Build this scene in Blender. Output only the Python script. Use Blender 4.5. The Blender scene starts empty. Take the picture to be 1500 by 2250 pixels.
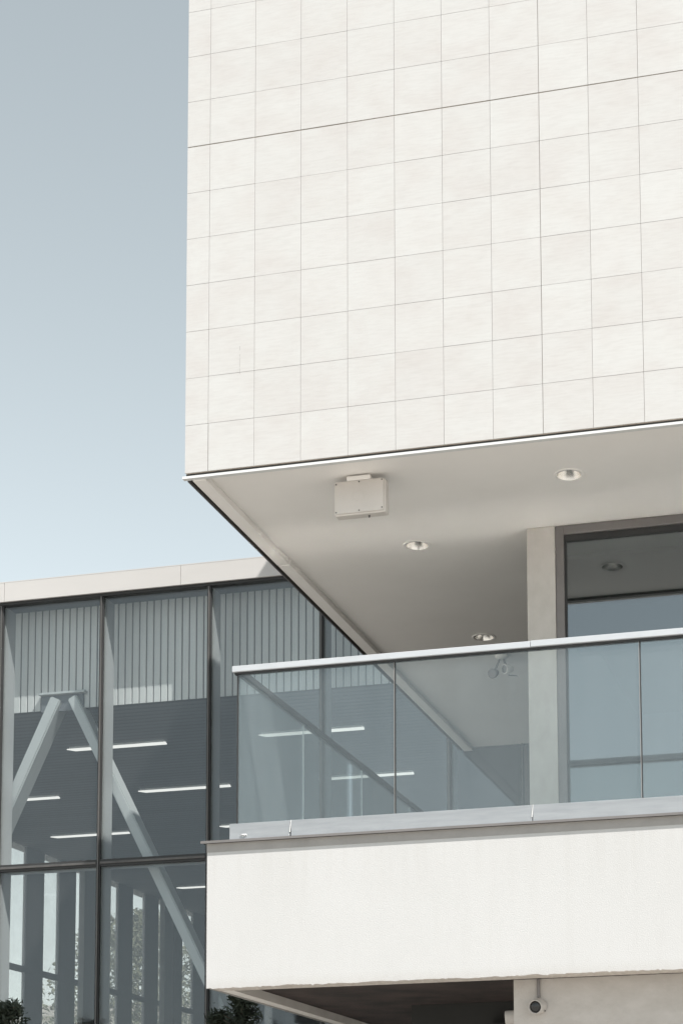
import bpy, bmesh, math, random
from mathutils import Vector, Matrix
random.seed(7)
S = bpy.context.scene
COL = S.collection

# ---------------------------------------------------------------- camera
cd = bpy.data.cameras.new('camera')
cam = bpy.data.objects.new('camera', cd)
COL.objects.link(cam)
R = ((0.975261, -0.218434, 0.033951), (0.220744, 0.970493, -0.097032), (-0.011754, 0.102126, 0.994702))
cam.matrix_world = Matrix(((R[0][0], R[0][2], -R[0][1], 4.13008),
                           (R[1][0], R[1][2], -R[1][1], -9.25365),
                           (R[2][0], R[2][2], -R[2][1], 1.60009), (0, 0, 0, 1)))
cd.sensor_fit = 'HORIZONTAL'
cd.sensor_width = 36.0
cd.lens = 36.0 * 3735.62 / 1500
cd.shift_x = (750 - 1142.54) / 1500
cd.shift_y = (2246.95 - 1125) / 1500
cd.clip_start, cd.clip_end = 0.1, 3000
S.camera = cam

# ---------------------------------------------------------------- world, sun, exposure
SUN_EL, SUN_AZ = math.radians(51.3), math.radians(123.7)
W = bpy.data.worlds.new('World')
S.world = W
W.use_nodes = True
wn, wl = W.node_tree.nodes, W.node_tree.links
sky = wn.new('ShaderNodeTexSky')
sky.sky_type = 'NISHITA'
sky.sun_disc = False
sky.sun_elevation, sky.sun_rotation = SUN_EL, SUN_AZ
sky.dust_density = 0.2
hsv = wn.new('ShaderNodeHueSaturation')
hsv.inputs['Saturation'].default_value = 0.29
hsv.inputs['Hue'].default_value = 0.455
wl.new(sky.outputs[0], hsv.inputs['Color'])
wl.new(hsv.outputs[0], wn['Background'].inputs[0])
wn['Background'].inputs[1].default_value = 0.101
sd = bpy.data.lights.new('sun', 'SUN')
sd.energy, sd.angle, sd.color = 4.1, math.radians(0.5), (1.0, 0.97, 0.93)
sun = bpy.data.objects.new('sun', sd)
COL.objects.link(sun)
sun.location = (12, -12, 20)
sun.rotation_euler = Vector((-1.5, 1.0, -2.25)).to_track_quat('-Z', 'Y').to_euler()
S.view_settings.view_transform = 'Standard'
S.view_settings.look = 'None'
S.view_settings.gamma = 1
S.view_settings.use_curve_mapping = False
S.view_settings.exposure = 1.0
S.render.engine = 'CYCLES'
S.cycles.use_denoising = True
S.cycles.max_bounces = 14
S.cycles.diffuse_bounces = 5
S.cycles.glossy_bounces = 5
S.cycles.transparent_max_bounces = 32
S.cycles.sample_clamp_indirect = 40
S.cycles.blur_glossy = 0.1

# ---------------------------------------------------------------- materials
def nodes(name):
    m = bpy.data.materials.new(name)
    m.use_nodes = True
    t = m.node_tree
    return m, t.nodes, t.links, t.nodes['Principled BSDF']

def pos_coord(n, l, scale=(1, 1, 1), rand=0.0):
    g = n.new('ShaderNodeNewGeometry')
    mp = n.new('ShaderNodeMapping')
    mp.inputs['Scale'].default_value = scale
    l.new(g.outputs['Position'], mp.inputs['Vector'])
    if rand:
        oi = n.new('ShaderNodeObjectInfo')
        mu = n.new('ShaderNodeMath'); mu.operation = 'MULTIPLY'; mu.inputs[1].default_value = rand
        l.new(oi.outputs['Random'], mu.inputs[0])
        l.new(mu.outputs[0], mp.inputs['Location'])
    return mp.outputs[0]

def noise(n, l, vec, scale, detail=4, rough=0.55):
    t = n.new('ShaderNodeTexNoise')
    t.inputs['Scale'].default_value = scale
    t.inputs['Detail'].default_value = detail
    t.inputs['Roughness'].default_value = rough
    l.new(vec, t.inputs['Vector'])
    return t.outputs['Fac']

def ramp(n, l, fac, a, b, p0=0.0, p1=1.0):
    r = n.new('ShaderNodeValToRGB')
    r.color_ramp.elements[0].color = (*a, 1); r.color_ramp.elements[1].color = (*b, 1)
    r.color_ramp.elements[0].position = p0; r.color_ramp.elements[1].position = p1
    l.new(fac, r.inputs[0])
    return r.outputs[0]

def mixc(n, l, fac, a, b, mode='MIX'):
    m = n.new('ShaderNodeMix'); m.data_type = 'RGBA'; m.blend_type = mode
    for sock, v in ((m.inputs[0], fac), (m.inputs[6], a), (m.inputs[7], b)):
        if hasattr(v, 'is_output'): l.new(v, sock)
        elif isinstance(v, tuple): sock.default_value = (*v, 1)
        else: sock.default_value = v
    return m.outputs[2]

def bump(n, l, h, strength, dist, bsdf):
    b = n.new('ShaderNodeBump')
    b.inputs['Strength'].default_value = strength
    b.inputs['Distance'].default_value = dist
    l.new(h, b.inputs['Height'])
    l.new(b.outputs[0], bsdf.inputs['Normal'])

def surf(name, a, b=None, scale=3.0, stretch=(1, 1, 1), rough=0.7, metal=0.0, bmp=None, p0=0.3, p1=0.7, rand=0.0, spec=0.5):
    m, n, l, bs = nodes(name)
    bs.inputs['Roughness'].default_value = rough
    bs.inputs['Metallic'].default_value = metal
    bs.inputs['Specular IOR Level'].default_value = spec
    if b is None: b = tuple(c * 0.93 for c in a)
    v = pos_coord(n, l, stretch, rand)
    f = noise(n, l, v, scale, 5, 0.6)
    l.new(ramp(n, l, f, b, a, p0, p1), bs.inputs['Base Color'])
    if bmp:
        v2 = pos_coord(n, l, (1, 1, 1), rand)
        bump(n, l, noise(n, l, v2, bmp[0], 3, 0.6), bmp[1], bmp[2], bs)
    return m

def make_tile_mat():
    m, n, l, bs = nodes('tile_stone')
    bs.inputs['Roughness'].default_value = 0.55
    bs.inputs['Specular IOR Level'].default_value = 0.3
    v = pos_coord(n, l, (7, 7, 60), 160)
    streak = noise(n, l, v, 1.6, 6, 0.62)
    v2 = pos_coord(n, l, (1, 1, 1.5), 140)
    cloud = noise(n, l, v2, 4.0, 3, 0.5)
    oi = n.new('ShaderNodeObjectInfo')
    c1 = ramp(n, l, streak, (0.416, 0.404, 0.395), (0.478, 0.474, 0.465), 0.30, 0.58)
    c2 = ramp(n, l, cloud, (0.443, 0.423, 0.412), (0.474, 0.471, 0.464), 0.30, 0.60)
    c = mixc(n, l, 0.5, c1, c2)
    blot = noise(n, l, pos_coord(n, l, (1, 1, 1.4), 0), 2.3, 6, 0.65)
    c = mixc(n, l, 0.45, c, ramp(n, l, blot, (0.95, 0.92, 0.905), (1.0, 0.995, 0.98), 0.30, 0.58), 'MULTIPLY')
    tint = ramp(n, l, oi.outputs['Random'], (0.97, 0.962, 0.955), (1.0, 0.998, 0.992))
    c = mixc(n, l, 1.0, c, tint, 'MULTIPLY')
    l.new(c, bs.inputs['Base Color'])
    bump(n, l, streak, 0.10, 0.002, bs)
    return m

def make_stucco():
    m, n, l, bs = nodes('white_stucco')
    bs.inputs['Roughness'].default_value = 0.85
    bs.inputs['Specular IOR Level'].default_value = 0.2
    v = pos_coord(n, l)
    big = noise(n, l, v, 1.3, 4, 0.5)
    c = ramp(n, l, big, (0.442, 0.437, 0.428), (0.468, 0.463, 0.457), 0.3, 0.7)
    vs = pos_coord(n, l, (9, 9, 0.7))
    run = noise(n, l, vs, 1.5, 5, 0.6)
    c = mixc(n, l, 0.22, c, ramp(n, l, run, (0.411, 0.402, 0.389), (0.468, 0.463, 0.457), 0.25, 0.5))
    l.new(c, bs.inputs['Base Color'])
    g = n.new('ShaderNodeNewGeometry'); sx = n.new('ShaderNodeSeparateXYZ'); l.new(g.outputs['Position'], sx.inputs[0])
    mr = n.new('ShaderNodeMapRange'); mr.inputs[1].default_value = 3.25; mr.inputs[2].default_value = 3.66
    l.new(sx.outputs['Z'], mr.inputs[0])
    mb = n.new('ShaderNodeMapRange'); mb.inputs[1].default_value = 2.90; mb.inputs[2].default_value = 2.83
    l.new(sx.outputs['Z'], mb.inputs[0])
    drips = noise(n, l, pos_coord(n, l, (16, 16, 0.5)), 1.0, 5, 0.7)
    th = n.new('ShaderNodeMapRange'); th.inputs[1].default_value = 0.50; th.inputs[2].default_value = 0.74
    l.new(drips, th.inputs[0])
    def mul(p, q):
        k = n.new('ShaderNodeMath'); k.operation = 'MULTIPLY'
        for i, x in enumerate((p, q)):
            if hasattr(x, 'is_output'): l.new(x, k.inputs[i])
            else: k.inputs[i].default_value = x
        return k.outputs[0]
    c = mixc(n, l, mul(mul(mr.outputs[0], th.outputs[0]), 0.28), c, (0.36, 0.34, 0.315))
    spot = noise(n, l, v, 22, 4, 0.7)
    c = mixc(n, l, mul(mul(mb.outputs[0], spot), 0.5), c, (0.33, 0.30, 0.27))
    l.new(c, bs.inputs['Base Color'])
    a = noise(n, l, v, 150, 4, 0.65)
    bump(n, l, a, 0.42, 0.004, bs)
    return m

def glass_mat(name, tint, r0, dust=0.0, dustcol=(0.75, 0.75, 0.73), specks=False, wobble=0.0, dust_scale=(1, 1, 1)):
    """thin pane: each of the two faces lets light through, mirrors a Schlick share and carries some dust"""
    m = bpy.data.materials.new(name); m.use_nodes = True
    n, l = m.node_tree.nodes, m.node_tree.links
    n.remove(n['Principled BSDF'])
    out = n['Material Output']
    g = n.new('ShaderNodeNewGeometry')
    d = n.new('ShaderNodeVectorMath'); d.operation = 'DOT_PRODUCT'
    l.new(g.outputs['Normal'], d.inputs[0]); l.new(g.outputs['Incoming'], d.inputs[1])
    def M(op, a, b=None):
        k = n.new('ShaderNodeMath'); k.operation = op
        for i, x in enumerate((a, b)):
            if x is None: continue
            if hasattr(x, 'is_output'): l.new(x, k.inputs[i])
            else: k.inputs[i].default_value = x
        return k.outputs[0]
    c = M('SUBTRACT', 1.0, M('ABSOLUTE', d.outputs['Value']))
    F = M('ADD', M('MULTIPLY', M('POWER', c, 5.0), 1 - r0), r0)
    tr = n.new('ShaderNodeBsdfTransparent'); tr.inputs[0].default_value = (*tint, 1)
    gl = n.new('ShaderNodeBsdfGlossy'); gl.inputs['Roughness'].default_value = 0.0; gl.inputs['Color'].default_value = (0.90, 0.955, 1.0, 1)
    if wobble:
        v = pos_coord(n, l, (1, 1, 1), 30)
        b = n.new('ShaderNodeBump'); b.inputs['Strength'].default_value = wobble; b.inputs['Distance'].default_value = 0.02
        l.new(noise(n, l, v, 0.9, 1, 0.4), b.inputs['Height']); l.new(b.outputs[0], gl.inputs['Normal'])
    mx = n.new('ShaderNodeMixShader')
    l.new(F, mx.inputs[0]); l.new(tr.outputs[0], mx.inputs[1]); l.new(gl.outputs[0], mx.inputs[2])
    last = mx.outputs[0]
    if dust:
        di = n.new('ShaderNodeBsdfDiffuse'); di.inputs[0].default_value = (*dustcol, 1)
        tl = n.new('ShaderNodeBsdfTranslucent'); tl.inputs[0].default_value = (*dustcol, 1)
        dm = n.new('ShaderNodeMixShader'); dm.inputs[0].default_value = 0.35
        l.new(di.outputs[0], dm.inputs[1]); l.new(tl.outputs[0], dm.inputs[2])
        v = pos_coord(n, l, dust_scale, 20)
        f = noise(n, l, v, 3.0, 6, 0.65)
        oi = n.new('ShaderNodeObjectInfo')
        f = M('MULTIPLY', M('ADD', M('ADD', f, M('MULTIPLY', oi.outputs['Random'], 0.5)), 0.25), dust)
        if specks:
            fine = noise(n, l, pos_coord(n, l, (160, 160, 60), 5), 1.0, 2, 0.6)
            f = M('ADD', f, M('MULTIPLY', M('SUBTRACT', fine, 0.45), dust * 0.8))
        k = n.new('ShaderNodeMixShader')
        l.new(f, k.inputs[0]); l.new(last, k.inputs[1]); l.new(dm.outputs[0], k.inputs[2])
        last = k.outputs[0]
    l.new(last, out.inputs['Surface'])
    return m

def emis(name, colour, strength):
    m = bpy.data.materials.new(name); m.use_nodes = True
    n, l = m.node_tree.nodes, m.node_tree.links
    n.remove(n['Principled BSDF'])
    e = n.new('ShaderNodeEmission'); e.inputs[0].default_value = (*colour, 1); e.inputs[1].default_value = strength
    l.new(e.outputs[0], n['Material Output'].inputs[0])
    return m

M_ = {}
M_['tile'] = make_tile_mat()
M_['joint'] = surf('joint_mortar', (0.50, 0.43, 0.36), (0.27, 0.23, 0.19), 2.2, (1, 1, 1), 0.9)
M_['stucco'] = make_stucco()
M_['white_metal'] = surf('white_coated_metal', (0.608, 0.608, 0.600), (0.578, 0.574, 0.562), 2, (1, 1, 4), 0.4)
M_['soffit'] = surf('soffit_paint', (0.80, 0.77, 0.735), (0.745, 0.715, 0.68), 1.1, (1, 1, 1), 0.6, 0, (180, 0.12, 0.002))
M_['boxgrey'] = surf('box_grey_paint', (0.58, 0.54, 0.50), (0.52, 0.485, 0.45), 5, (1, 1, 1), 0.5)
M_['dark_metal'] = surf('dark_bronze_metal', (0.055, 0.052, 0.05), (0.04, 0.038, 0.036), 5, (1, 1, 1), 0.4, 0.3)
M_['frame'] = surf('brown_grey_frame', (0.185, 0.17, 0.165), (0.155, 0.145, 0.14), 4, (1, 1, 1), 0.45, 0.2)
M_['plaster'] = surf('pale_plaster', (0.68, 0.65, 0.61), (0.60, 0.57, 0.53), 5, (1, 1, 1), 0.8, 0, (70, 0.25, 0.004))
M_['column_plaster'] = surf('column_plaster', (0.49, 0.465, 0.435), (0.43, 0.405, 0.375), 14, (1, 1, 0.6), 0.8, 0, (70, 0.25, 0.004))
M_['plaster2'] = surf('beige_plaster', (0.455, 0.425, 0.395), (0.395, 0.365, 0.335), 9, (1, 1, 1.6), 0.85, 0, (60, 0.45, 0.006))
M_['flat_grey'] = surf('flat_grey_paint', (0.306, 0.293, 0.281), (0.255, 0.246, 0.234), 6, (1, 1, 1), 0.85, 0, (60, 0.3, 0.003))
M_['dark_floor'] = surf('dark_hall_floor', (0.07, 0.07, 0.072), (0.055, 0.055, 0.057), 2)
M_['bright_cap'] = surf('polished_cap', (0.86, 0.85, 0.83), (0.78, 0.77, 0.75), 5, (1, 1, 1), 0.13, 1.0, (3.0, 0.6, 0.02))
M_['edge_plaster'] = surf('broken_plaster', (0.62, 0.58, 0.53), (0.42, 0.37, 0.33), 25, (1, 1, 1), 0.9, 0, (80, 0.6, 0.006))
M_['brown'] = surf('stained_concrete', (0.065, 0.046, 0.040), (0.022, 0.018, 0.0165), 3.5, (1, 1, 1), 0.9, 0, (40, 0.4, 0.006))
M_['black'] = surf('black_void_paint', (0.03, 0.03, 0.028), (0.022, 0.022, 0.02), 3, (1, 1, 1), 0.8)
M_['alu'] = surf('brushed_aluminium', (0.331, 0.342, 0.353), (0.274, 0.284, 0.295), 3, (1.5, 1, 14), 0.38, 0.35, (9, 0.15, 0.004))
M_['rail'] = surf('white_rail', (0.484, 0.497, 0.511), (0.438, 0.451, 0.466), 3, (2, 1, 6), 0.35, 0.2)
M_['grey_rail'] = surf('grey_rail', (0.06, 0.062, 0.065), (0.045, 0.047, 0.05), 3, (2, 1, 6), 0.4, 0.3)
M_['flashing'] = surf('wavy_flashing', (0.80, 0.79, 0.77), (0.62, 0.59, 0.55), 5, (1, 1, 1), 0.16, 0.9, (4, 0.25, 0.02))
M_['gasket_shade'] = surf('black_gasket', (0.025, 0.026, 0.027), (0.02, 0.02, 0.02), 3, (1, 1, 1), 0.6)
M_['sealant'] = surf('white_sealant', (0.48, 0.48, 0.475), (0.42, 0.42, 0.415), 30, (1, 1, 1), 0.5)
M_['floor'] = surf('grey_deck', (0.17, 0.165, 0.155), (0.13, 0.125, 0.12), 2, (1, 1, 1), 0.7)
M_['fascia_white'] = surf('roof_fascia_sheet', (0.469, 0.451, 0.435), (0.435, 0.418, 0.402), 0.7, (1, 1, 3), 0.45, 0.0)
M_['mullion'] = surf('mullion_metal', (0.11, 0.105, 0.10), (0.075, 0.072, 0.07), 5, (2, 2, 0.6), 0.45, 0.3)
M_['fin'] = surf('fin_grey_paint', (0.360, 0.351, 0.342), (0.324, 0.315, 0.310), 2, (1, 1, 0.4), 0.5)
M_['board'] = surf('corrugated_board', (0.558, 0.540, 0.522), (0.504, 0.486, 0.468), 1.5, (3, 3, 0.6), 0.5, 0.0, None, 0.3, 0.7, 10)
M_['groove'] = surf('board_groove', (0.12, 0.12, 0.12), (0.09, 0.09, 0.09), 3)
M_['ceiling'] = surf('grey_ceiling', (0.165, 0.168, 0.178), (0.145, 0.148, 0.157), 1.2, (0.4, 3, 1), 0.75)
def rib_lines(mat, scale, amount):
    t = mat.node_tree; n, l = t.nodes, t.links; bs = n['Principled BSDF']
    g = n.new('ShaderNodeNewGeometry')
    w = n.new('ShaderNodeTexWave'); w.bands_direction = 'Y'; w.inputs['Scale'].default_value = scale
    w.inputs['Distortion'].default_value = 0.0
    l.new(g.outputs['Position'], w.inputs['Vector'])
    src = bs.inputs['Base Color'].links[0].from_socket
    c = ramp(n, l, w.outputs['Fac'], (1 - amount,) * 3, (1, 1, 1), 0.0, 0.35)
    l.new(mixc(n, l, 1.0, src, c, 'MULTIPLY'), bs.inputs['Base Color'])
rib_lines(M_['ceiling'], 2.6, 0.22)
M_['inner_wall'] = surf('grey_inner_wall', (0.19, 0.195, 0.205), (0.165, 0.17, 0.18), 0.8, (1, 1, 0.5), 0.7)
M_['steel'] = surf('brace_paint', (0.423, 0.423, 0.416), (0.388, 0.388, 0.381), 2, (1, 1, 1), 0.5)
M_['screw'] = surf('screw_metal', (0.10, 0.095, 0.09), (0.08, 0.075, 0.07), 9, (1, 1, 1), 0.5, 0.5)
M_['chrome'] = surf('downlight_reflector', (0.90, 0.88, 0.85), (0.84, 0.82, 0.79), 6, (1, 1, 1), 0.22, 1.0)
M_['lens'] = surf('dark_lens', (0.02, 0.02, 0.02), (0.015, 0.015, 0.015), 6, (1, 1, 1), 0.08)
M_['tube'] = emis('strip_light_diffuser', (1.0, 0.965, 0.90), 0.52)
M_['bulb'] = emis('downlight_bulb', (1.0, 0.9, 0.75), 0.35)
M_['facade_glass'] = glass_mat('facade_glass', (0.908, 0.933, 0.938), 0.046, 0.018, (0.7, 0.72, 0.72), False, 0.03, (3, 3, 0.6))
M_['rail_glass'] = glass_mat('railing_glass', (0.955, 0.975, 0.97), 0.045, 0.052, (0.66, 0.735, 0.765), True, 0.0, (2.2, 2.2, 0.4))
M_['door_glass'] = glass_mat('dark_door_glass', (0.46, 0.50, 0.485), 0.195, 0.004)
M_['side_glass'] = glass_mat('side_window_glass', (0.95, 0.93, 0.90), 0.03, 0.18, (0.8, 0.8, 0.78))
M_['ground'] = surf('pale_paving', (0.403, 0.384, 0.357), (0.342, 0.327, 0.304), 0.5, (1, 1, 1), 0.85)
M_['bark'] = surf('bark', (0.10, 0.075, 0.055), (0.06, 0.045, 0.035), 12, (1, 1, 0.3), 0.9)
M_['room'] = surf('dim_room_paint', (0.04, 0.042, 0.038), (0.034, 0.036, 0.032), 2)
M_['far_white'] = surf('far_white_render', (0.78, 0.765, 0.73), (0.70, 0.69, 0.66), 2)

def leaf_mat(name, a, b):
    m, n, l, bs = nodes(name)
    bs.inputs['Roughness'].default_value = 0.6
    v = pos_coord(n, l)
    f = noise(n, l, v, 5.0, 4, 0.7)
    l.new(ramp(n, l, f, b, a, 0.3, 0.7), bs.inputs['Base Color'])
    return m
M_['leaf_dark'] = leaf_mat('leaf_dark', (0.045, 0.056, 0.034), (0.022, 0.030, 0.021))
M_['leaf_mid'] = leaf_mat('leaf_mid', (0.153, 0.158, 0.108), (0.081, 0.090, 0.059))

# ---------------------------------------------------------------- helpers
WORLD = {}
def wloc(o):
    return WORLD.get(o.name, Vector((0, 0, 0))) if o else Vector((0, 0, 0))

def obj_from_bm(name, bm, mat, parent=None, origin=None, smooth=False):
    """link a bmesh given in world coordinates as one mesh object under parent"""
    org = Vector(origin) if origin is not None else wloc(parent)
    me = bpy.data.meshes.new(name)
    bmesh.ops.translate(bm, verts=bm.verts, vec=-org)
    bm.normal_update()
    if smooth:
        for f in bm.faces: f.smooth = True
    bm.to_mesh(me); bm.free()
    if isinstance(mat, (list, tuple)):
        for k in mat: me.materials.append(M_[k])
    else:
        me.materials.append(M_[mat])
    o = bpy.data.objects.new(name, me)
    COL.objects.link(o)
    if parent:
        o.parent = parent
        o.location = org - wloc(parent)
    else:
        o.location = org
    WORLD[o.name] = org
    return o

def tag(o, label, cat=None, group=None, kind=None):
    if label: o['label'] = label
    if cat: o['category'] = cat
    if group: o['group'] = group
    if kind: o['kind'] = kind
    return o

def thing(name, loc, label, cat, group=None):
    o = bpy.data.objects.new(name, None)
    COL.objects.link(o)
    o.location = loc
    o.empty_display_size = 0.1
    WORLD[o.name] = Vector(loc)
    return tag(o, label, cat, group)

def bm_box(bm, x0, x1, y0, y1, z0, z1):
    vs = [bm.verts.new(p) for p in ((x0, y0, z0), (x1, y0, z0), (x1, y1, z0), (x0, y1, z0),
                                    (x0, y0, z1), (x1, y0, z1), (x1, y1, z1), (x0, y1, z1))]
    for f in ((0, 3, 2, 1), (4, 5, 6, 7), (0, 1, 5, 4), (1, 2, 6, 5), (2, 3, 7, 6), (3, 0, 4, 7)):
        bm.faces.new([vs[i] for i in f])

def bevel(bm, w, seg=2):
    bmesh.ops.bevel(bm, geom=list(bm.edges), offset=w, segments=seg, affect='EDGES', profile=0.5)

def box(name, x0, x1, y0, y1, z0, z1, mat, parent=None, bev=0.0, origin=None):
    bm = bmesh.new()
    bm_box(bm, x0, x1, y0, y1, z0, z1)
    if bev: bevel(bm, bev, 2)
    return obj_from_bm(name, bm, mat, parent, origin)

def copy_of(src, parent, offset):
    c = src.copy()
    COL.objects.link(c)
    c.parent = parent
    c.location = offset
    return c

def tube_bm(bm, p, q, r0, r1, seg=8, caps=True):
    p, q = Vector(p), Vector(q)
    d = (q - p).normalized()
    u = d.orthogonal().normalized(); v = d.cross(u)
    a, b = [], []
    for i in range(seg):
        t = 2 * math.pi * i / seg
        w = u * math.cos(t) + v * math.sin(t)
        a.append(bm.verts.new(p + w * r0)); b.append(bm.verts.new(q + w * r1))
    for i in range(seg):
        j = (i + 1) % seg
        bm.faces.new((a[i], a[j], b[j], b[i]))
    if caps:
        bm.faces.new(a[::-1]); bm.faces.new(b)

def lathe_bm(bm, centre, axis, prof, seg=28):
    """prof: list of (radius, distance along axis)"""
    c, d = Vector(centre), Vector(axis).normalized()
    u = d.orthogonal().normalized(); v = d.cross(u)
    rings = []
    for r, h in prof:
        rings.append([bm.verts.new(c + d * h + (u * math.cos(2 * math.pi * i / seg) + v * math.sin(2 * math.pi * i / seg)) * r) for i in range(seg)])
    for a, b in zip(rings, rings[1:]):
        for i in range(seg):
            j = (i + 1) % seg
            bm.faces.new((a[i], a[j], b[j], b[i]))
    return rings

# ================================================================ SETTING
gbm = bmesh.new()
bmesh.ops.create_grid(gbm, x_segments=1, y_segments=1, size=900)
ground = obj_from_bm('ground', gbm, 'ground')
tag(ground, None, None, None, 'structure')

# ================================================================ WHITE BUILDING
XR = 9.0                     # the building goes on to the right, beyond the frame
TOP = 10.98
DG = 6.58                    # front plane of the glass hall
bld = thing('white_building', (4.5, 3.0, 0.0), 'pale tiled block overhanging a balcony with white stucco front', 'building')

# tiles: 3 m wide rows of small squares, each its own piece
TW, TH = 0.29657, 0.30
xe = [0.0, 0.5 * TW] + [(k + 1.5) * TW for k in range(13)]
ze = [6.0 + k * TH for k in range(15)]
unit = bmesh.new(); bm_box(unit, 0, 1, 0, 1, 0, 1)
tile0 = None
for r in range(12):
    for c in range(13):
        gx0 = 0.0024 if c == 8 else random.uniform(0.0008, 0.0012)
        if (r, c) == (0, 1): gx0 = 0.003
        gz0 = 0.0060 if r == 7 else random.uniform(0.0007, 0.0013)
        gx1 = random.uniform(0.0009, 0.0012)
        gz1 = random.uniform(0.0009, 0.0013)
        if r == 0: gz0 = 0.0
        if c == 0: gx0 = 0.0
        x0, x1, z0, z1 = xe[c] + gx0, xe[c + 1] - gx1, ze[r] + gz0, ze[r + 1] - gz1
        lip = random.uniform(0.0, 0.0007)
        if tile0 is None:
            tile0 = obj_from_bm('tile', unit, 'tile', bld, (0, 0, 0)); t = tile0
        else:
            t = tile0.copy(); COL.objects.link(t)
        t.location = Vector((x0, lip, z0)) - wloc(bld)
        t.scale = (x1 - x0, 0.0072 - lip, z1 - z0)
        t.rotation_euler = (random.uniform(-0.0005, 0.0005), 0, random.uniform(-0.0012, 0.0012))
# rest of the cladding outside the frame, joined
rb = bmesh.new()
for r in range(17):
    for c in range(30):
        x0 = (c - 0.5) * TW if c else 0.0
        z0 = 6.0 + r * TH
        if (r < 12 and c < 13) or x0 > XR - 0.3: continue
        bm_box(rb, x0 + 0.0015, (c + 0.5) * TW - 0.0015, 0.0005, 0.0072, z0 + 0.0015, min(z0 + TH - 0.0015, TOP))
tag(obj_from_bm('outer_tiles', rb, 'tile', bld), None, None, None, 'stuff')
for z0, z1 in ((6.59, 6.625), (6.632, 6.69), (6.70, 6.715), (6.74, 6.768)):
    box('scratch', 0.3515, 0.3528, -0.0006, 0.0004, z0, z1, 'flat_grey', bld)
box('shadow_gap', 0.002, XR, 0.016, 0.03, 5.9805, 5.9985, 'dark_metal', bld)
box('tile_backing', 0.004, XR, 0.0074, 0.03, 5.999, TOP, 'joint', bld)
box('side_cladding', 0.003, 0.022, 0.031, DG - 0.005, 5.99, TOP, 'tile', bld)
box('block_core', 0.023, XR, 0.031, DG - 0.004, 6.16, TOP - 0.01, 'plaster', bld)
box('parapet_cap', -0.03, XR, -0.03, DG - 0.003, TOP + 0.002, TOP + 0.06, 'white_metal', bld)
box('bottom_trim', -0.014, XR, -0.006, 0.026, 5.962, 5.977, 'white_metal', bld)

# soffit with round openings for the downlights
DL = [(2.262, 0.585), (1.047, 1.44), (1.025, 3.40)]
SZ = 5.995
sb = bmesh.new()
def hole_cell(bm, cx, cy, r, h, z, seg=32):
    # square cell of half size h with a round opening
    ring = [bm.verts.new((cx + r * math.cos(2 * math.pi * i / seg), cy + r * math.sin(2 * math.pi * i / seg), z)) for i in range(seg)]
    outer = []
    for i in range(seg):
        a = 2 * math.pi * i / seg
        k = h / max(abs(math.cos(a)), abs(math.sin(a)))
        outer.append(bm.verts.new((cx + k * math.cos(a), cy + k * math.sin(a), z)))
    for i in range(seg):
        j = (i + 1) % seg
        bm.faces.new((ring[i], ring[j], outer[j], outer[i]))
HC = 0.14
xs = sorted({0.126, XR} | {v for x, _ in DL for v in (x - HC, x + HC)})
ys = sorted({0.027, DG - 0.006} | {v for _, y in DL for v in (y - HC, y + HC)})
def in_cell(x, y): return any(abs(x - a) < HC and abs(y - b) < HC for a, b in DL)
for i in range(len(xs) - 1):
    for j in range(len(ys) - 1):
        mx, my = (xs[i] + xs[i + 1]) / 2, (ys[j] + ys[j + 1]) / 2
        if in_cell(mx, my): continue
        q = [sb.verts.new(p) for p in ((xs[i], ys[j], SZ), (xs[i], ys[j + 1], SZ), (xs[i + 1], ys[j + 1], SZ), (xs[i + 1], ys[j], SZ))]
        sb.faces.new(q)
for x, y in DL: hole_cell(sb, x, y, 0.077, HC, SZ)
bmesh.ops.remove_doubles(sb, verts=sb.verts, dist=1e-5)
ext = bmesh.ops.extrude_face_region(sb, geom=list(sb.faces))
bmesh.ops.translate(sb, verts=[v for v in ext['geom'] if isinstance(v, bmesh.types.BMVert)], vec=(0, 0, 0.012))
bmesh.ops.recalc_face_normals(sb, faces=sb.faces)
obj_from_bm('soffit', sb, 'soffit', bld)
# perimeter strip under the left edge, in three lengths, and its dark outer channel
for y0, y1, z, dx in ((0.028, 1.462, 5.956, 0.0), (1.466, 4.3, 5.9535, 0.004), (4.303, DG - 0.02, 5.956, 0.0)):
    box('soffit_strip', 0.040 + dx, 0.125 + dx, y0, y1, z, 6.10, 'soffit', bld, 0.002)
box('edge_channel', 0.012, 0.036, 0.028, DG - 0.02, 5.985, 6.08, 'dark_metal', bld)
box('edge_lip', 0.004, 0.0105, 0.032, DG - 0.02, 5.958, 5.99, 'frame', bld)
box('channel_flange', 0.0365, 0.0395, 0.028, DG - 0.02, 5.962, 6.05, 'frame', bld)

# column and glazed front of the room behind the balcony
box('column', 1.827, 2.017, 1.338, 1.56, 3.72, SZ - 0.002, 'column_plaster', bld, 0.004)
win = thing('tmp', (2.05, 1.36, 3.72), None, None)
win.name = 'window'; win.parent = bld; win.location = Vector((2.05, 1.36, 3.72)) - wloc(bld); WORLD['window'] = Vector((2.05, 1.36, 3.72))
box('frame', 2.0185, 2.075, 1.346, 1.45, 3.72, 5.9925, 'frame', win, 0.003)
box('frame', 2.0755, 5.0, 1.346, 1.45, 5.930, 5.9925, 'frame', win, 0.003)
box('frame', 2.0755, 5.0, 1.346, 1.45, 3.72, 3.79, 'frame', win, 0.003)
box('frame', 5.0005, 5.06, 1.346, 1.45, 3.72, 5.9925, 'frame', win, 0.003)
box('gasket_shade', 2.0755, 2.088, 1.36, 1.40, 3.79, 5.9295, 'gasket_shade', win)
box('gasket_shade', 2.0885, 5.0, 1.36, 1.40, 5.886, 5.9295, 'gasket_shade', win)  # seal thickened into a dark strip, painting the reveal's shade and frame reflection
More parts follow.
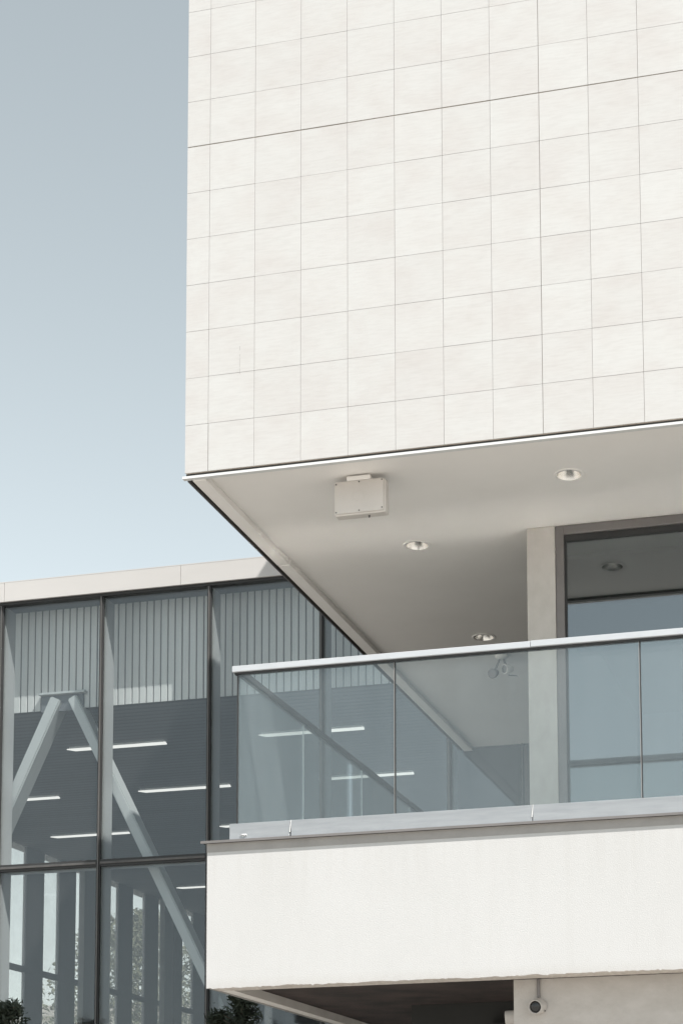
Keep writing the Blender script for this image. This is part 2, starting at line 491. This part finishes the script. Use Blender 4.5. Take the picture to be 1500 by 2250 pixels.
box('pane', 2.0885, 4.9995, 1.372, 1.392, 3.791, 5.8855, 'door_glass', win)
box('front_wall', 5.061, XR, 1.338, 1.55, 3.72, SZ - 0.002, 'plaster', bld)
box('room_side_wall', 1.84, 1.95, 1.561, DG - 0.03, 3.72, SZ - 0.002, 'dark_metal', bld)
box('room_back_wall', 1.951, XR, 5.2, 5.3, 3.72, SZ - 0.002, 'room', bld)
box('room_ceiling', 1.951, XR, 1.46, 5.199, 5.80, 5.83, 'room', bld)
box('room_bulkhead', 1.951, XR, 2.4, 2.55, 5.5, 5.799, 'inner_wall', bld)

# floor slab, balcony front and the porch below
box('floor_slab', 0.2455, XR, 0.202, DG - 0.03, 2.96, 3.70, 'floor', bld)
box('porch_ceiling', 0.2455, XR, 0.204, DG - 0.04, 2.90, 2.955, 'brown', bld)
box('balcony_beam', 0.168, XR, 0.009, 0.198, 2.843, 3.699, 'edge_plaster', bld)
box('side_beam', 0.168, 0.245, 0.20, DG - 0.03, 2.846, 3.699, 'plaster', bld)
# stucco skin with a ragged lower edge
fb = bmesh.new()
N = 900
x0, x1 = 0.163, XR
zb = []
walk = 0.0
for i in range(N + 1):
    walk = walk * 0.8 + random.uniform(-0.0022, 0.0022)
    chip = -random.uniform(0.002, 0.006) if random.random() < 0.04 else 0
    zb.append(2.8375 + walk + chip)
fr = [(fb.verts.new((x0 + (x1 - x0) * i / N, 0.0, zb[i])), fb.verts.new((x0 + (x1 - x0) * i / N, 0.0, 3.699)),
       fb.verts.new((x0 + (x1 - x0) * i / N, 0.0088, zb[i] + 0.003))) for i in range(N + 1)]
for a, b in zip(fr, fr[1:]):
    fb.faces.new((a[0], b[0], b[1], a[1]))
    fb.faces.new((a[2], b[2], b[0], a[0]))
obj_from_bm('stucco_front', fb, 'stucco', bld)
eb = bmesh.new()                                        # left return of the stucco, edge a little uneven
NZ = 120
prev = None
for i in range(NZ + 1):
    z = 2.838 + (3.699 - 2.838) * i / NZ
    dx = random.uniform(-0.002, 0.0015)
    a = (eb.verts.new((0.1625 + dx, 0.0004, z)), eb.verts.new((0.1625, 6.5, z)))
    if prev: eb.faces.new((prev[0], a[0], a[1], prev[1]))
    prev = a
obj_from_bm('stucco_return', eb, 'stucco', bld)
box('coping_shade_band', 0.1615, XR, -0.0022, -0.0004, 3.647, 3.6985, 'flat_grey', bld)  # grey strip puts the coping's shadow into the colour
# coping sheet and flashing on the balcony front
box('coping', 0.135, XR, -0.026, 0.30, 3.702, 3.709, 'flashing', bld)
box('coping_drip', 0.132, XR, -0.031, -0.0265, 3.696, 3.711, 'frame', bld)
box('side_coping', 0.135, 0.30, 0.3005, DG - 0.04, 3.702, 3.709, 'flashing', bld)

# lower storey wall and the dark porch
box('porch_wall', 1.965, XR, 0.203, 3.2, 0.0, 2.8405, 'plaster2', bld)
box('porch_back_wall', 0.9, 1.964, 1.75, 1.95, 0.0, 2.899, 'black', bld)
dr = box('porch_door', 1.52, 1.94, 1.69, 1.735, 0.02, 2.62, 'room', bld)
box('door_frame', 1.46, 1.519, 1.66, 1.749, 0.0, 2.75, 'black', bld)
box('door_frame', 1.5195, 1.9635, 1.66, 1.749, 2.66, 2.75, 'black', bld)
tag(dr, 'dark door set back in the porch')

# ================================================================ BALCONY RAILING
rail = thing('balcony_railing', (1.6, 0.03, 3.71), 'frameless glass balustrade with white handrail along the balcony edge', 'railing')
RY = 0.0
box('handrail', 0.313, 2.1315, -0.004, 0.052, 4.731, 4.768, 'rail', rail, 0.003)
box('handrail', 2.1335, 5.4, -0.0055, 0.0505, 4.7325, 4.7695, 'rail', rail, 0.003)
box('rail_gasket', 0.325, 5.4, 0.010, 0.040, 4.719, 4.7305, 'gasket_shade', rail)
for a, b in ((0.347, 1.314), (1.3225, 2.757), (2.7655, 4.2), (4.2085, 5.4)):
    box('glass_pane', a, b, 0.018, 0.031, 3.76, 4.7185, 'rail_glass', rail, 0.001)
for x in (1.316, 2.7592):
    box('pane_joint', x - 0.0010, x + 0.0052, 0.0175, 0.0295, 3.81, 4.7185, 'gasket_shade', rail)
    box('polished_edge', x - 0.0045, x - 0.0021, 0.0172, 0.0179, 3.814, 4.7185, 'flat_grey', rail)
for a, b in ((0.300, 0.676), (0.684, 2.1285), (2.1335, 5.4)):
    box('base_shoe', a, b, 0.004, 0.092, 3.7105, 3.812, 'alu', rail, 0.0025)
    box('shoe_cap', a + 0.002, b - 0.002, 0.0335, 0.090, 3.8125, 3.8145, 'bright_cap', rail)
for x in (0.680, 2.131):
    bmj = bmesh.new()
    tube_bm(bmj, (x + 0.004, 0.006, 3.814), (x - 0.004, 0.004, 3.742), 0.003, 0.0042, 8)
    obj_from_bm('sealant_bead', bmj, 'sealant', rail)
bmj = bmesh.new(); bmesh.ops.create_uvsphere(bmj, u_segments=12, v_segments=8, radius=0.02)
bmesh.ops.scale(bmj, vec=(1.1, 0.35, 0.3), verts=bmj.verts); bmesh.ops.translate(bmj, verts=bmj.verts, vec=(0.392, 0.0, 3.741))
obj_from_bm('sealant_blob', bmj, 'sealant', rail, None, True)
# the return along the left side
box('return_handrail', 0.325, 0.357, 0.0535, 6.45, 4.731, 4.768, 'grey_rail', rail, 0.003)
box('return_gasket', 0.332, 0.351, 0.0535, 6.45, 4.719, 4.7305, 'gasket_shade', rail)
box('corner_edge', 0.3385, 0.3465, 0.0165, 0.0325, 3.813, 4.7185, 'gasket_shade', rail)
for a, b in ((0.034, 1.146), (1.152, 2.384), (2.390, 3.62), (3.626, 4.86), (4.866, 6.45)):
    box('return_pane', 0.338, 0.350, a, b, 3.76, 4.7185, 'rail_glass', rail, 0.001)
for y in (1.149, 2.387, 3.623, 4.863):
    box('return_joint', 0.3405, 0.3475, y - 0.0028, y + 0.0028, 3.81, 4.7185, 'sealant', rail)
box('return_shoe', 0.315, 0.372, 0.063, 6.45, 3.7105, 3.80, 'alu', rail, 0.0025)

# ================================================================ LIGHTS AND BOXES ON THE SOFFIT
dl_lab = ['round chrome downlight in the soffit above the dark window', 'round chrome downlight in the middle of the soffit beyond the grey box',
          'round chrome downlight deepest in the soffit, just above the handrail']
def make_downlight(x, y, label):
    t = thing('downlight', (x, y, SZ), label, 'downlight', 'round downlights recessed in the soffit')
    b = bmesh.new()
    rings = lathe_bm(b, (x, y, SZ), (0, 0, -1), [(0.0755, -0.004), (0.0755, 0.0), (0.0735, 0.004), (0.092, 0.0055), (0.0945, 0.003), (0.0945, 0.0002)], 40)
    obj_from_bm('trim_ring', b, 'soffit', t, None, True)
    b = bmesh.new()
    lathe_bm(b, (x, y, SZ), (0, 0, 1), [(0.0745, -0.002), (0.066, 0.03), (0.055, 0.065), (0.045, 0.09)], 40)
    for f in b.faces: pass
    obj_from_bm('reflector', b, 'chrome', t, None, True)
    b = bmesh.new()
    tube_bm(b, (x, y, SZ + 0.091), (x, y, SZ + 0.10), 0.047, 0.047, 24)
    obj_from_bm('lamp', b, 'far_white', t)
    return t
for (x, y), lab in zip(DL, dl_lab): make_downlight(x, y, lab)

jb = thing('junction_box', (1.03, 0.29, SZ), 'grey screwed box hanging under the soffit near its front edge', 'junction box')
b = bmesh.new(); bm_box(b, 0.866, 1.189, 0.268, 0.335, 5.745, 5.957)
bmesh.ops.bevel(b, geom=[e for e in b.edges], offset=0.007, segments=3, affect='EDGES', profile=0.5)
obj_from_bm('box_body', b, 'boxgrey', jb)
b = bmesh.new(); bm_box(b, 0.868, 1.178, 0.259, 0.2675, 5.755, 5.956)
bmesh.ops.bevel(b, geom=[e for e in b.edges if abs((e.verts[0].co - e.verts[1].co).y) > 0.004], offset=0.008, segments=3, affect='EDGES', profile=0.5)
obj_from_bm('cover_plate', b, 'boxgrey', jb)
for x, z in ((0.877, 5.765), (1.023, 5.766), (1.168, 5.771), (0.877, 5.942), (1.023, 5.947), (1.168, 5.946)):
    b = bmesh.new(); tube_bm(b, (x, 0.2592, z), (x, 0.2565, z), 0.0048, 0.004, 10)
    obj_from_bm('screw', b, 'screw', jb)
box('mounting_tab', 0.945, 1.095, 0.252, 0.30, 5.9575, 5.9845, 'soffit', jb, 0.003)
mk = bmesh.new()                                        # faint ring of raised marks in the middle of the lid
for k in range(10):
    a = 2 * math.pi * k / 10
    cx, cz = 1.02 + 0.04 * math.cos(a), 5.858 + 0.032 * math.sin(a)
    bm_box(mk, cx - 0.006, cx + 0.006, 0.2578, 0.2592, cz - 0.002, cz + 0.002)
obj_from_bm('embossed_mark', mk, 'boxgrey', jb)
b = bmesh.new(); tube_bm(b, (1.075, 0.30, 5.7455), (1.075, 0.30, 5.731), 0.006, 0.004, 10)
obj_from_bm('drain_nipple', b, 'screw', jb)

tw = thing('twin_spotlight', (1.06, 3.86, SZ), 'small two-headed spotlight fixed under the soffit seen through the glass', 'spotlight')
b = bmesh.new(); lathe_bm(b, (1.06, 3.86, SZ), (0, 0, -1), [(0.001, 0.03), (0.05, 0.028), (0.058, 0.0)], 24)
obj_from_bm('base', b, 'soffit', tw, None, True)
for hx, hy, hz, dx, dz, mt in ((0.965, 3.98, 5.885, -0.2, -0.35, 'frame'), (1.085, 3.96, 5.905, -0.75, -0.25, 'soffit')):
    b = bmesh.new()
    tube_bm(b, (1.06 + (hx - 1.06) * 0.25, 3.88, SZ - 0.028), (hx, hy, hz), 0.009, 0.009, 8)
    ar = obj_from_bm('arm', b, 'frame', tw)
    b = bmesh.new()
    lathe_bm(b, (hx, hy, hz), (dx, -0.9, dz), [(0.001, -0.05), (0.026, -0.045), (0.037, 0.0), (0.04, 0.035), (0.034, 0.036)], 20)
    h = obj_from_bm('lamp_head', b, mt, tw, None, True)
    b = bmesh.new()
    ax = Vector((dx, -0.9, dz)).normalized()
    tube_bm(b, Vector((hx, hy, hz)) + ax * 0.026, Vector((hx, hy, hz)) + ax * 0.031, 0.0345, 0.0345, 20)
    obj_from_bm('lens', b, 'frame', h)
b = bmesh.new(); tube_bm(b, (1.085, 3.99, 5.862), (1.155, 4.02, 5.858), 0.006, 0.005, 8)
obj_from_bm('cable_tail', b, 'frame', tw)

def wall_spot(loc, axis, label, conduit):
    t = thing('wall_spotlight', loc, label, 'spotlight', 'white round spotlights on the porch wall')
    ax = Vector(axis).normalized(); L = Vector(loc)
    b = bmesh.new(); lathe_bm(b, L, ax, [(0.047, 0.0), (0.047, 0.02), (0.041, 0.028), (0.041, 0.075), (0.039, 0.080), (0.035, 0.078), (0.0345, 0.06)], 32)
    obj_from_bm('housing', b, 'plaster2', t, None, True)
    b = bmesh.new(); lathe_bm(b, L, ax, [(0.0345, 0.062), (0.03, 0.071), (0.018, 0.077), (0.001, 0.079)], 28)
    obj_from_bm('lens', b, 'lens', t, None, True)
    for s in (-1, 1):
        up = Vector((0, 0, 1)); sd_ = ax.cross(up).normalized()
        b = bmesh.new(); p = L + (sd_ * 0.042 * s - up * 0.028)
        tube_bm(b, p + ax * 0.018, p + ax * 0.024, 0.0045, 0.004, 8)
        obj_from_bm('screw', b, 'screw', t)
    if conduit:
        b = bmesh.new(); tube_bm(b, (L.x, L.y - 0.011, L.z + 0.05), (L.x, L.y - 0.011, 2.838), 0.0095, 0.0095, 12)
        obj_from_bm('conduit', b, 'frame', t)
wall_spot((2.113, 0.2025, 2.683), (-0.10, -1, -0.16), 'white round spotlight facing outward under a thin conduit on the beige porch wall', True)
wall_spot((1.9645, 0.34, 2.64), (-1, -0.12, -0.05), 'white round spotlight on the end of the beige wall facing into the dark porch', False)

# ================================================================ GLASS HALL
hall = thing('glass_building', (-3.3, DG, 0.0), 'glazed hall with pale roof fascia behind the white building', 'building')
XL, XRH, YB = -8.62, 1.835, 24.0
# roof edge, in sheets with seams
for a, b2 in ((-8.7, -6.95), (-6.946, -4.95 - 0.0), (-4.946, -2.953), (-2.949, -0.95), (-0.946, XRH)):
    box('fascia_sheet', a, b2, DG - 0.055, DG - 0.03, 7.912, 8.118, 'fascia_white', hall, 0.0015)
box('fascia_lip', -8.7, XRH, DG - 0.056, DG + 0.10, 8.1185, 8.128, 'fascia_white', hall)
box('roof', -8.7, XRH, DG - 0.029, YB, 7.93, 8.117, 'groove', hall)
box('head_rail', -8.6, XRH, DG - 0.025, DG + 0.06, 7.886, 7.929, 'gasket_shade', hall)
mull = [-8.55, -7.38, -6.19, -4.997, -3.851, -2.652, -1.442, -0.12, 0.62]
for i, x in enumerate(mull):
    mm = box('mullion', x - 0.022, x + 0.022, DG - 0.008, DG + 0.018, 0.0, 7.8855, 'gasket_shade', hall, 0.002)
    box('cap_strip', x - 0.008, x + 0.008, DG - 0.022, DG - 0.0085, 0.0, 7.884, 'mullion', mm, 0.002)
    box('fin', x - 0.021, x + 0.021, DG + 0.046, DG + 0.245, 0.0, 7.885, 'fin', mm)
zt = [(5.022, 5.098), (2.15, 2.22)]
for a, c in zip(mull[:-1], mull[1:]):
    for z0, z1 in zt:
        tr = box('transom', a + 0.0225, c - 0.0225, DG - 0.006, DG + 0.018, z0, z1, 'gasket_shade', hall, 0.002)
        box('cap_strip', a + 0.0225, c - 0.0225, DG - 0.020, DG - 0.0065, z0 + 0.026, z1 - 0.026, 'mullion', tr, 0.002)
        box('transom_back', a + 0.0225, c - 0.0225, DG + 0.046, DG + 0.22, z0 + 0.01, z1 - 0.01, 'fin', tr)
    for z0, z1 in ((0.02, 2.149), (2.221, 5.021), (5.099, 7.884)):
        box('glass_pane', a + 0.005, c - 0.005, DG + 0.020, DG + 0.044, z0 - 0.02, z1 + 0.02, 'facade_glass', hall)
# the frame and door leaf at the end of the terrace
dm = box('terrace_door', 0.70, 1.6, DG - 0.02, DG + 0.03, 3.72, 5.90, 'frame', hall)
box('door_frame', 0.643, 0.6995, DG - 0.04, DG + 0.04, 3.71, 5.96, 'mullion', hall, 0.002)
box('door_frame', 0.7, 1.83, DG - 0.04, DG + 0.04, 5.905, 5.96, 'mullion', hall, 0.002)
box('side_pane', 1.601, 1.83, DG + 0.0, DG + 0.02, 3.72, 5.90, 'facade_glass', hall)
box('upper_panel', 0.645, 1.83, DG + 0.02, DG + 0.05, 5.961, 7.885, 'inner_wall', hall)

# bulkhead of vertical boards above the ceiling edge
ZC = 6.83
BY = 6.93
bk = box('bulkhead', XL, XRH, BY + 0.012, BY + 0.06, ZC - 0.004, 7.929, 'groove', hall)
bp = 0.0808
ub = bmesh.new(); bm_box(ub, 0.0, bp - 0.0125, 0, 0.0115, 0, 7.928 - (ZC - 0.003))
for e in [e for e in ub.edges if abs(e.verts[0].co.x - e.verts[1].co.x) < 1e-6 and abs(e.verts[0].co.y - e.verts[1].co.y) < 1e-6 and e.verts[0].co.y < 0.001]:
    e.select = True
bmesh.ops.bevel(ub, geom=[e for e in ub.edges if e.select], offset=0.004, segments=1, affect='EDGES')
bmesh.ops.translate(ub, verts=ub.verts, vec=Vector((-5.12, BY, ZC - 0.003)))
brd = obj_from_bm('board', ub, 'board', bk)
k = 1
x = -5.12 + bp
while x < -0.55:
    c = copy_of(brd, bk, brd.location + Vector((x + 5.12, 0, 0)))
    x += bp
rb = bmesh.new()
x = -5.12 - bp
while x > XL: bm_box(rb, x, x + bp - 0.0125, BY, BY + 0.0115, ZC - 0.003, 7.928); x -= bp
tag(obj_from_bm('outer_boards', rb, 'board', bk), None, None, None, 'stuff')
box('ceiling', XL, XRH, BY + 0.061, YB, ZC, ZC + 0.05, 'ceiling', hall)
box('hall_floor', XL, XRH, DG + 0.25, YB, 0.0, 0.03, 'dark_floor', hall)
box('back_wall', XL, XRH, YB + 0.001, YB + 0.2, 0.0, 8.1, 'inner_wall', hall)
box('end_wall', XRH - 0.1, XRH, DG + 0.06, YB, 0.03, ZC - 0.001, 'inner_wall', hall)

# left side wall: piers with tall windows between them
XW = -8.37
pitch, ww = 1.006, 0.47
ystart = 12.79 - 6 * pitch
sw = box('side_wall', XW - 0.20, XW, YB - 0.7, YB, 0.0, ZC - 0.001, 'inner_wall', hall)
for i in range(17):
    y = ystart + i * pitch
    box('pier', XW - 0.05, XW, y + ww, y + pitch, 0.03, ZC - 0.001, 'inner_wall', sw)
    wf = box('window', XW - 0.035, XW - 0.022, y + 0.001, y + ww - 0.001, 0.9, ZC - 0.003, 'side_glass', hall)
    box('window_rail', XW - 0.048, XW + 0.004, y + 0.002, y + ww - 0.002, 4.955, 5.045, 'inner_wall', wf)
    box('sill', XW - 0.05, XW, y + 0.0005, y + ww - 0.0005, 0.03, 0.899, 'inner_wall', wf)
box('wall_band', XW + 0.0005, XW + 0.006, ystart, YB - 0.7, 4.957, 5.043, 'inner_wall', hall)
for y in (11.9, 14.89, 17.86, 20.9):
    box('pilaster', XW + 0.0065, XW + 0.10, y, y + 0.36, 0.03, ZC - 0.001, 'fin', hall)

# V-shaped steel brace with its gusset box
brace = thing('steel_brace', (-4.4, 6.9, 0.03), 'pale inverted V steel brace standing behind the glass facade', 'brace')
def leg(p, q, w, y0, y1):
    p, q = Vector(p), Vector(q)
    d = (q - p).normalized(); nrm = Vector((-d.z, 0, d.x))
    b = bmesh.new()
    vs = []
    for pt in (p, q):
        for s in (-1, 1):
            for yy in (y0, y1):
                vs.append(b.verts.new((pt.x + nrm.x * s * w / 2, yy, pt.z + nrm.z * s * w / 2)))
    for f in ((0, 1, 3, 2), (4, 6, 7, 5), (0, 4, 5, 1), (2, 3, 7, 6), (0, 2, 6, 4), (1, 5, 7, 3)):
        b.faces.new([vs[i] for i in f])
    bmesh.ops.recalc_face_normals(b, faces=b.faces)
    bmesh.ops.bevel(b, geom=list(b.edges), offset=0.012, segments=2, affect='EDGES')
    return obj_from_bm('leg', b, 'steel', brace)
leg((-4.51, 0, 6.93), (-4.51 - 0.472 * 6.9, 0, 0.03), 0.125, 6.845, 7.06)
leg((-4.325, 0, 6.93), (-4.325 + 0.503 * 6.9, 0, 0.03), 0.105, 6.845, 7.06)
box('gusset_box', -4.70, -4.215, 6.90, 6.9285, 6.80, 6.975, 'ceiling', brace)
box('top_plate', -4.715, -4.18, 6.855, 6.9285, 6.976, 7.0, 'steel', brace, 0.003)

# strip lights under the hall ceiling
SL = [(-5.155, -3.93, 8.38, 'lit strip light passing behind the right brace leg, in the row nearest the glass'),
      (-2.807, -1.565, 8.38, 'lit strip light seen through the railing glass, in the row nearest the facade'),
      (-7.60, -6.36, 10.46, 'lit strip light at the left frame edge beside the left brace leg'),
      (-5.252, -4.005, 10.46, 'lit strip light left of the railing corner, crossing a mullion in the second row'),
      (-2.83, -1.60, 10.46, 'lit strip light low behind the railing glass, broken by its glass joint'),
      (-7.648, -6.437, 12.66, 'lit strip light low on the left above the tall side windows'),
      (-5.07, -3.85, 12.66, 'lit strip light whose end shows just left of the balcony base'),
      (-7.597, -6.38, 16.87, 'lit strip light lowest and farthest back beside the stucco balcony corner')]
for x0, x1, y, lab in SL:
    t = thing('strip_light', ((x0 + x1) / 2, y, ZC), lab, 'ceiling light', 'strip lights in rows under the hall ceiling')
    box('housing', x0 + 0.03, x1 - 0.03, y - 0.04, y + 0.04, ZC - 0.022, ZC - 0.0005, 'white_metal', t)
    b = bmesh.new(); bm_box(b, x0, x1, y - 0.042, y + 0.042, ZC - 0.034, ZC - 0.0225)
    for v in b.verts:
        if v.co.y > y: v.co.x += (0.07 if v.co.x < (x0 + x1) / 2 else -0.02)
    obj_from_bm('diffuser', b, 'tube', t)

# ================================================================ TREES
def foliage(bm, centre, rad, n, size, rnd, narrow=0.45):
    for _ in range(n):
        while True:
            p = Vector((rnd.uniform(-1, 1), rnd.uniform(-1, 1), rnd.uniform(-1, 1)))
            if 0.15 < p.length < 1: break
        p = Vector((p.x * rad[0], p.y * rad[1], p.z * rad[2])) + centre
        d = Vector((rnd.gauss(0, 1), rnd.gauss(0, 1), rnd.gauss(0, 0.8))).normalized()
        u = d.orthogonal().normalized()
        u = u * math.cos(rnd.random() * 6.28) + d.cross(u) * math.sin(rnd.random() * 6.28)
        s = size * rnd.uniform(0.6, 1.4)
        a, c = p - d * s, p + d * s
        w = u * s * narrow
        bm.faces.new([bm.verts.new(q) for q in (a, p + w, c, p - w)])

def tree(name, x, y, h, r, label, cat, mat, nclump, nleaf, leaf, seed, z_low=0.25, group=None, cone=False):
    rnd = random.Random(seed)
    t = thing(name, (x, y, 0.0), label, cat, group)
    b = bmesh.new()
    top = Vector((x + rnd.uniform(-.1, .1) * r, y, h * 0.86))
    tube_bm(b, (x, y, 0), top, 0.035 * h * 0.5, 0.012, 9)
    cl = []
    for i in range(nclump):
        f = (i + 0.5) / nclump
        z = h * (z_low + (0.97 - z_low) * f)
        prof = (1.05 - f) if cone else math.sin(math.pi * min(1, 0.18 + 0.8 * f)) ** 0.7
        a = i * 2.4 + rnd.uniform(-.5, .5)
        rr = r * prof * rnd.uniform(0.35, 1.0)
        c = Vector((x + rr * math.cos(a), y + rr * math.sin(a), z))
        cl.append((c, r * prof * rnd.uniform(0.28, 0.5) + 0.08 * r))
        tube_bm(b, (x, y, max(0.1, z - 0.35 * rr - 0.05 * h)), c, 0.012 + 0.002 * h, 0.004, 5)
    obj_from_bm('trunk', b, 'bark', t)
    f = bmesh.new()
    for c, cr in cl: foliage(f, c, (cr, cr, cr * 0.85), nleaf, leaf, rnd)
    o = obj_from_bm('crown', f, mat, t)
    return t
def conifer(x, y, h, r, label, seed):
    """upright evergreen: many short drooping sprays of needles round a thin stem"""
    rnd = random.Random(seed)
    t = thing('shrub_tree', (x, y, 0.0), label, 'tree')
    b = bmesh.new()
    tube_bm(b, (x, y, 0), (x, y, h * 0.97), 0.05, 0.008, 8)
    f = bmesh.new()
    for i in range(230):
        u = 1 - rnd.random() ** 1.5
        z = h * (0.12 + 0.86 * u)
        L = r * (1.12 - u) * rnd.uniform(0.55, 1.15) + 0.05
        a = rnd.uniform(0, 6.283)
        d = Vector((math.cos(a), math.sin(a), rnd.uniform(-0.15, 0.75))).normalized()
        p0 = Vector((x, y, z)); p1 = p0 + d * L
        if i % 3 == 0: tube_bm(b, p0, p1, 0.008, 0.003, 4, False)
        for k in range(26):
            q = p0.lerp(p1, rnd.uniform(0.15, 1.05)) + Vector((rnd.gauss(0, 1), rnd.gauss(0, 1), rnd.gauss(0, 1))) * 0.025
            n = (d + Vector((rnd.gauss(0, 1), rnd.gauss(0, 1), rnd.gauss(0, 1))) * 0.7).normalized()
            w = n.orthogonal().normalized() * rnd.uniform(0.006, 0.012)
            s_ = n * rnd.uniform(0.025, 0.06)
            f.faces.new([f.verts.new(v) for v in (q - s_, q + w, q + s_, q - w)])
    obj_from_bm('trunk', b, 'bark', t)
    obj_from_bm('crown', f, 'leaf_dark', t)
conifer(-4.38, 5.75, 3.55, 0.75, 'dark bushy evergreen at the bottom left corner before the glass', 3)
conifer(-1.92, 5.70, 3.56, 0.62, 'dark evergreen top standing in for a tree reflection below the balcony corner', 5)  # solid tree added in place of a reflection in the glass
conifer(-2.24, 5.90, 3.42, 0.26, 'slim dark evergreen right at the mullion below the balcony corner', 8)
# trees outside the side windows of the hall
tree('leafy_tree', -15.0, 31.0, 9.2, 2.6, 'tall sunlit tree seen through the middle side window of the hall', 'tree', 'leaf_mid', 44, 520, 0.075, 11, 0.15)
tree('leafy_tree', -12.6, 33.5, 10.0, 2.4, 'sunlit tree seen behind the right brace leg through narrow side windows', 'tree', 'leaf_mid', 44, 520, 0.075, 13, 0.15)
tree('leafy_tree', -19.5, 29.0, 5.4, 1.7, 'low bright bush seen through the lower left side windows', 'bush', 'leaf_mid', 34, 420, 0.07, 17, 0.1)
tree('leafy_tree', -17.2, 27.2, 4.9, 1.3, 'bush seen low through the second side window', 'bush', 'leaf_mid', 34, 420, 0.06, 19, 0.1)
# far white building beyond the hall
far = thing('far_building', (-30.0, 52.0, 0.0), 'far white building glimpsed low through the left side windows', 'building')
box('wall', -42, -20, 48, 60, 0, 8.4, 'far_white', far)
box('roof', -42.4, -19.6, 47.6, 60.4, 8.401, 8.8, 'fascia_white', far)
for x in range(-40, -21, 3):
    wf = box('window', x, x + 1.4, 47.96, 47.999, 4.6, 6.4, 'door_glass', far)
    box('sill', x - 0.1, x + 1.5, 47.85, 47.998, 4.4, 4.599, 'fascia_white', wf)
